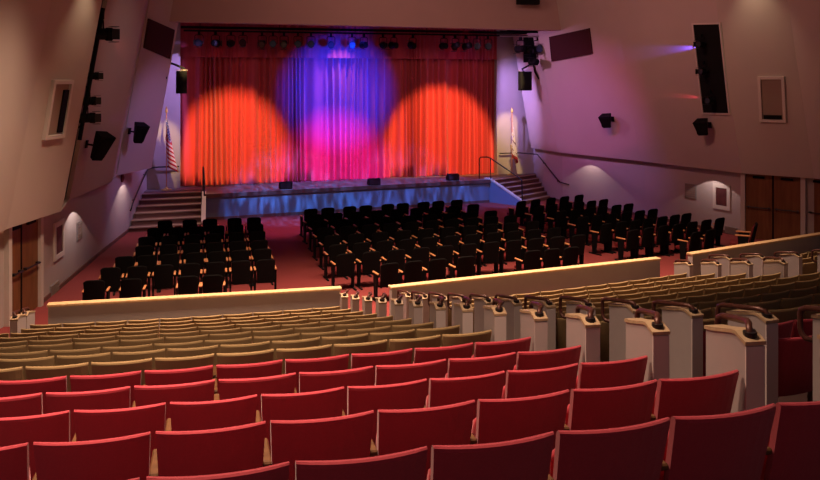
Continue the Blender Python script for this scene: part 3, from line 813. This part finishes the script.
for (px, py, lab) in ((707, 45, 'top'), (709, 72, 'middle'), (716, 101, 'bottom')):
    p = f.hit(px, py)+f.n*.27
    o = place_copy(lamp, p+Vector((0, 0, .36)), R(110)); o.scale = (1, 1, 1)
    tag(o, f'dark stage lamp in the black slot of the right wall, {lab} one', 'stage light', 'stage lamps in the right wall slot')
# grazing beams out of the slot
p = f.hit(704, 45)+f.n*.25; q = f.hit(590, 58)-f.n*.05; shutter(spot('slot_lamp', p, q, 30, 230, (.16, .08, 1), .8, .02), lo=-.085, hi=.085, soft=.04)
p = f.hit(708, 97)+f.n*.25; q = f.hit(610, 90)-f.n*.05; shutter(spot('slot_lamp', p, q, 30, 45, (1, .05, .10), .8, .02), lo=-.07, hi=.07, soft=.04)
p = FL2[0].hit(104, 34)+FL2[0].n*.30; q = FL2[0].hit(140, 62); spot('slot_lamp', p, q, 12, 60, (1, .15, .15), .8, .03)
p = FL2[0].hit(92, 118)+FL2[0].n*.30; q = FL2[0].hit(140, 121)-FL2[0].n*.1; spot('slot_lamp', p, q, 7, 50, (1, .2, .8), .8, .03)
# fabric panels near the header
def fabric(f, quad, label):
    cs = [f.hit(*q) for q in quad]; c = sum(cs, Vector())/4
    root = empty('fabric_panel', None, mtx=f.mtx(c)); tag(root, label, 'fabric panel', 'dark red fabric panels by the stage')
    inv = root.matrix_world.inverted(); l = [inv @ q for q in cs]
    MB().prism([Vector((q.x, 0, q.z)) for q in l], (0, .05, 0)).build('cloth_face', 'grille', root)
    l2 = [Vector((q.x*1.03, 0, q.z*1.03)) for q in l]
    mb = MB()
    for i in range(4):
        a, b, A, B = l[i], l[(i+1) % 4], l2[i], l2[(i+1) % 4]
        mb.prism([Vector((a.x, 0, a.z)), Vector((b.x, 0, b.z)), Vector((B.x, 0, B.z)), Vector((A.x, 0, A.z))], (0, .06, 0))
    mb.build('frame', 'grille', root)
fabric(FL3[0], ((148, 19), (173, 30), (168.5, 58), (143.5, 47.5)), 'dark red fabric panel high on the left wall next to header')
fabric(FR[1], ((550.5, 37), (589.5, 28.5), (592.5, 53.5), (553, 61)), 'dark red fabric panel high on the right wall next to header')
# wall speakers and lamps on brackets
def wall_speaker(f, px, py, w_, h_, label, yaw, pitch, off=.42):
    p = f.hit(px, py); root = empty('wall_speaker', None, mtx=f.mtx(p)); tag(root, label, 'speaker', 'black wall speakers')
    rot = Matrix.Rotation(yaw, 3, 'Z') @ Matrix.Rotation(pitch, 3, 'X')
    cab = MB()
    pts = [(-w_/2, .18), (w_/2, .18), (w_*.36, -.17), (-w_*.36, -.17)]
    bot = [rot @ Vector((x*.62, y*.5+.05, -h_/2))+Vector((0, off, 0)) for x, y in pts]; top = [rot @ Vector((x, y, h_/2))+Vector((0, off, 0)) for x, y in pts]
    cab.loft([bot, top]); cb = cab.build('cabinet', 'black', root, .012, seg=1)
    MB().box(rot @ Vector((0, .165, 0))+Vector((0, off, 0)), (w_*.72, .02, h_*.80), rot @ Matrix.Rotation(R(-9), 3, 'X')).build('speaker_grille', 'matteblack', cb)
    mb = MB(); mb.box((0, .02, 0), (.14, .03, .2)); mb.tube([(0, .03, 0), (0, off-.1, 0)], .025, 8); mb.build('bracket', 'black', root)
wall_speaker(FL2[0], 86, 144, .50, .72, 'black wall speaker at foot of the lamp slot on left wall', R(-35), R(-20), .35)
wall_speaker(FL3[0], 129, 131, .46, .62, 'black wall speaker on the purple left panel nearest the stage', R(-35), R(-15), .35)
wall_speaker(FR[1], 613, 119, .50, .48, 'black wall speaker on the pink part of right wall', R(25), R(-15), .35)
wall_speaker(FR[2], 710, 125, .50, .50, 'black wall speaker below the tall black lamp slot', R(25), R(-15), .35)
# lamps in the left slot
sc = v[-1]; 
def slot_pt(py, dx=0.0):
    a = sight(97-(py-30)*.2, py)
    z0 = v[-1]; # rides on the slot return, leaning in with height
    y = z0.y+.55; t = y/a.y; return Vector((a.x*t, y, EYE+a.z*t))
for (px, py, s, lab) in ((101, 34, 1.5, 'top'), (92, 76, .9, 'second from top'), (88.5, 101, 1.0, 'third from top'), (86, 118, 1.2, 'lowest')):
    y = v[-1].y+.7; p = atY(px, py, y)
    o = place_copy(lamp, p+Vector((0, 0, .3*s)), R(-70)); o.scale = (s, s, s)
    tag(o, f'black stage lamp on the left wall lamp slot, {lab}', 'stage light', 'stage lamps in the left wall slot')
a = atY(103, 8, v[-1].y+.62); b = atY(79.5, 140, v[-1].y+.62)
root = empty('lamp_pipe', b); tag(root, 'leaning black pipe carrying lamps in the left wall slot', 'pipe')
MB().tube([(0, 0, 0), a-b], .05, 8).build('pipe', 'black', root)
for t in (.1, .4, .7, .95): MB().box((a-b)*t+Vector((-.08, 0, 0)), (.16, .05, .05)).build('pipe_bracket', 'black', root)
# speaker hung beside the curtain
def hung(px, py0, py1, pw, Y, label, armpix, anchor):
    c = atY(px, (py0+py1)/2, Y); h_ = abs(atY(px, py0, Y).z-atY(px, py1, Y).z); w_ = (atY(px+pw/2, py0, Y)-atY(px-pw/2, py0, Y)).length
    root = empty('hanging_speaker', c); tag(root, label, 'speaker', 'speakers hung beside the curtain')
    cb = MB().box((0, 0, 0), (w_, .32, h_)).build('cabinet', 'black', root, .02, seg=1)
    MB().tube([(0, -.165, -h_*.18), (0, -.175, -h_*.18)], w_*.38, 16).build('woofer', 'matteblack', cb)
    MB().tube([(0, -.165, h_*.25), (0, -.175, h_*.25)], w_*.18, 12).build('tweeter', 'matteblack', cb)
    MB().box((0, .02, h_/2+.03), (w_*1.15, .2, .03)).build('top_bracket', 'alu', root)
    pts = [Vector((0, .1, h_/2))]+[atY(*q, Y+.1)-c for q in armpix]+[anchor-c]
    mb = MB(); mb.tube(pts, .04, 8); mb.build('arm', 'black', root)
hung(181.5, 71, 93.5, 11, 30.9, 'black speaker hung at the left edge of the curtain', [(185, 69), (176, 65), (172, 63.5), (167, 64)], FL3[0].hit(166, 78))
hung(525, 71.5, 90.5, 11, 32.0, 'black speaker hung at the right edge of the curtain', [(522, 69), (526, 67), (533, 63), (535, 72)], FR[0].hit(539, 79))
# lamp cluster right of the opening
for i, (px, py) in enumerate(((520.5, 43), (529.5, 44), (538, 43), (546.5, 45), (534, 56))):
    p = atY(px, py-5, 31.5 if i < 4 else 31.2); o = place_copy(lamp, p, [.2, -.2, 3.0, -.3, .1][i]); o.scale = (1.45, 1.35, 1.5)
    o['label'] = ''; tag(o, f'black stage lamp in the cluster right of the curtain, {ORD[i+1]} from left' if i < 4 else 'black stage lamp in the cluster right of the curtain, lowest one', 'stage light', 'stage lamps right of the curtain')
a = atY(500, 33.5, 31.4); b = atY(554, 34.5, 31.4); root = empty('lamp_bar', a); tag(root, 'black lamp bar right of the stage opening under the header', 'lamp bar')
MB().tube([(0, 0, .08), b-a+Vector((0, 0, .08))], .04).build('pipe', 'black', root)
MB().box((b-a)*.5+Vector((.3, .05, .22)), ((b-a).length*.95, .12, .22)).build('cable_tray', 'black', root)
MB().tube([(0, 0, -.10), b-a+Vector((0, 0, -.10))], .03).build('pipe', 'alu', root)
c = atY(534, 50, 31.9); root = empty('lamp_backboard', c); tag(root, 'square black board behind the lamp cluster right of curtain', 'backboard')
MB().box((0, 0, 0), (.95, .06, 1.05)).build('board', 'black', root); MB().tube([(0, .05, .5), (0, .05, 1.5)], .03).build('hanger', 'black', root)
# dark fixtures at the very top
for (px, py, wd, Y, lab) in ((528, 0, .85, 29.2, 'black lamp box on the header at the top, right of centre'), (812, 2, .9, 21.0, 'black lamp box at the top right corner by the wall')):
    p = atY(px, py, Y); root = empty('lamp_box', p); tag(root, lab, 'light fixture')
    MB().box((0, 0, 0), (wd, .35, .35)).build('housing', 'black', root, .02, seg=1); MB().box((0, .05, 1.0-.0), (.06, .06, 1.8)).build('hanger', 'black', root)
# posters, grilles and vents on the low walls
def lowwall(fl, px): return on(fl, (px[0]+px[2])/2, (px[1]+px[3])/2)
px = (53.5, 221, 63, 258); framed('wall_poster', lowwall(WL, px), px, 'white framed poster on the lower left wall', 'poster', ('print', 'poster'), .04, .12, 'framed posters on the side walls')
px = (713.5, 184, 730.5, 209.5); framed('wall_poster', lowwall(WR, px), px, 'white framed poster on the lower right wall by the doors', 'poster', ('print', 'poster'), .04, .13, 'framed posters on the side walls')
def grille(px, fl, label, cat, name):
    f = lowwall(fl, px); c, wd, ht = f.rect(*px); root = empty(name, None, mtx=f.mtx(c)); tag(root, label, cat)
    MB().box((0, .015, 0), (wd, .03, ht)).build('grille_plate', 'grey', root)
    mb = MB(); n = 7
    for i in range(n): mb.box((0, .036, -ht/2+ht*(i+.5)/n), (wd*.9, .014, ht/n*.45))
    mb.build('slats', 'niche', root)
grille((76.5, 222, 81, 240), WL, 'narrow grey grille on the lower left wall', 'grille', 'wall_grille')
grille((50, 283, 58, 295), WL, 'small vent low on the left wall beside the doors', 'vent', 'wall_vent')
grille((685.5, 184, 696.5, 198.5), WR, 'grey square grille on the lower right wall left of poster', 'grille', 'wall_grille')
grille((725.5, 227, 737.5, 234), WR, 'small vent low on the right wall left of the doors', 'vent', 'wall_vent')
p = on(WL, 121, 178); c = p.hit(121.5, 178); root = empty('alarm_bell', None, mtx=p.mtx(c)); tag(root, 'small dark red alarm bell on left wall under the soffit', 'alarm')
MB().tube([(0, 0, 0), (0, .05, 0), (0, .08, 0)], [.14, .14, .06], 14).build('dome', 'maroonfab', root); MB().box((0, .01, 0), (.2, .02, .2)).build('back_plate', 'grey', root)
# ---------------------------------------------------------------- doors
def door_pair(name, fl, xs_, ytop, ybase_floor, lab):
    """xs_: picture x of outer jamb edges and the meeting line, on the low wall"""
    x0, xm, x1 = xs_; ym = ytop+12
    f = on(fl, xm, ym); a, m_, b = f.hit(x0, ym), f.hit(xm, ym), f.hit(x1, ym)
    zt = 2.09; c = Vector((m_.x, m_.y, 0)); mtx = f.mtx(c); inv = mtx.inverted()
    la, lb = (inv @ Vector((a.x, a.y, 0))).x, (inv @ Vector((b.x, b.y, 0))).x
    lo, hi = min(la, lb), max(la, lb)
    mb = MB(); mb.box((lo-.07, .05, zt/2), (.14, .12, zt)); mb.box((hi+.07, .05, zt/2), (.14, .12, zt))
    root = struct(mb.build(name, 'frame')); root.matrix_world = mtx
    for s0, s1 in ((lo, -.02), (.02, hi)):
        lf = MB().box(((s0+s1)/2, .02, zt/2), (abs(s1-s0)-.01, .05, zt-.02)).build('door_leaf', 'door', root)
        mb = MB(); mb.tube([(s0+.05, .12, 1.02), (s1-.05, .12, 1.02)], .02, 8); mb.box((s0+.10, .075, 1.02), (.05, .09, .06)); mb.box((s1-.10, .075, 1.02), (.05, .09, .06)); mb.build('push_bar', 'rail', lf)
        MB().box(((s0+s1)/2, .07, zt-.1), (.35, .07, .07)).build('door_closer', 'black', lf)
    MB().box((0, .03, zt/2), (.045, .06, zt)).build('leaf_gap', 'black', root)  # black strip standing in for the dark gap between the leaves
    return root
door_pair('door_1', WL, (7, 19, 36), 232, 0, '')
door_pair('door_2', WR, (746, 773.5, 801.5), 182, 0, '')
door_pair('door_3', WR, (809.5, 832, 856), 186, 0, '')
# baseboards
for nm, pts, o_ in (('baseboard_left', LL[4:], .03), ('baseboard_right', RL[:5], -.03)):
    mb = MB()
    for (x0, y0), (x1, y1) in zip(pts, pts[1:]): mb.prism([(x0, y0, 0), (x1, y1, 0), (x1, y1, .1), (x0, y0, .1)], (o_, 0, 0))
    struct(mb.build(nm, 'step'))
# soffit downlights throwing scallops on the low walls
def scallop(fl, px, py, power, half=58):
    f = on(fl, px, py); p = f.hit(px, py); p.z = SOF-.05; q = p+f.n*.58
    spot('soffit_downlight', q, q+Vector((0, 0, -1))-f.n*.02, half, power, (1, .76, .72), .05, .01)
for px, py in ((72, 206), (122, 181), (156, 172)): scallop(WL, px, py, 42)
for px, py in ((592, 158), (715, 172)): scallop(WR, px, py, 26)
# ceiling washers that graze the upper panels
def washer(f, px, py, tgt, half, power, dist=.55):
    p = f.hit(px, py)+f.n*dist; spot('ceiling_washer', p, f.hit(*tgt), half, power, (1, .74, .48), 1, .04)
washer(FL1[-1], 92, -42, (66, 130), 36, 75, .55)
washer(FR[3], 752, -42, (766, 130), 34, 110, .55)
spot('wall_wash', (4.0, 21.0, 9.2), (-1.3, 25.0, 4.6), 24, 190, (1, .74, .68), 1)  # soft fill added to lift the second left panel
for o in list(COL.objects):
    if o.type == 'EMPTY' and not o.children: bpy.data.objects.remove(o)
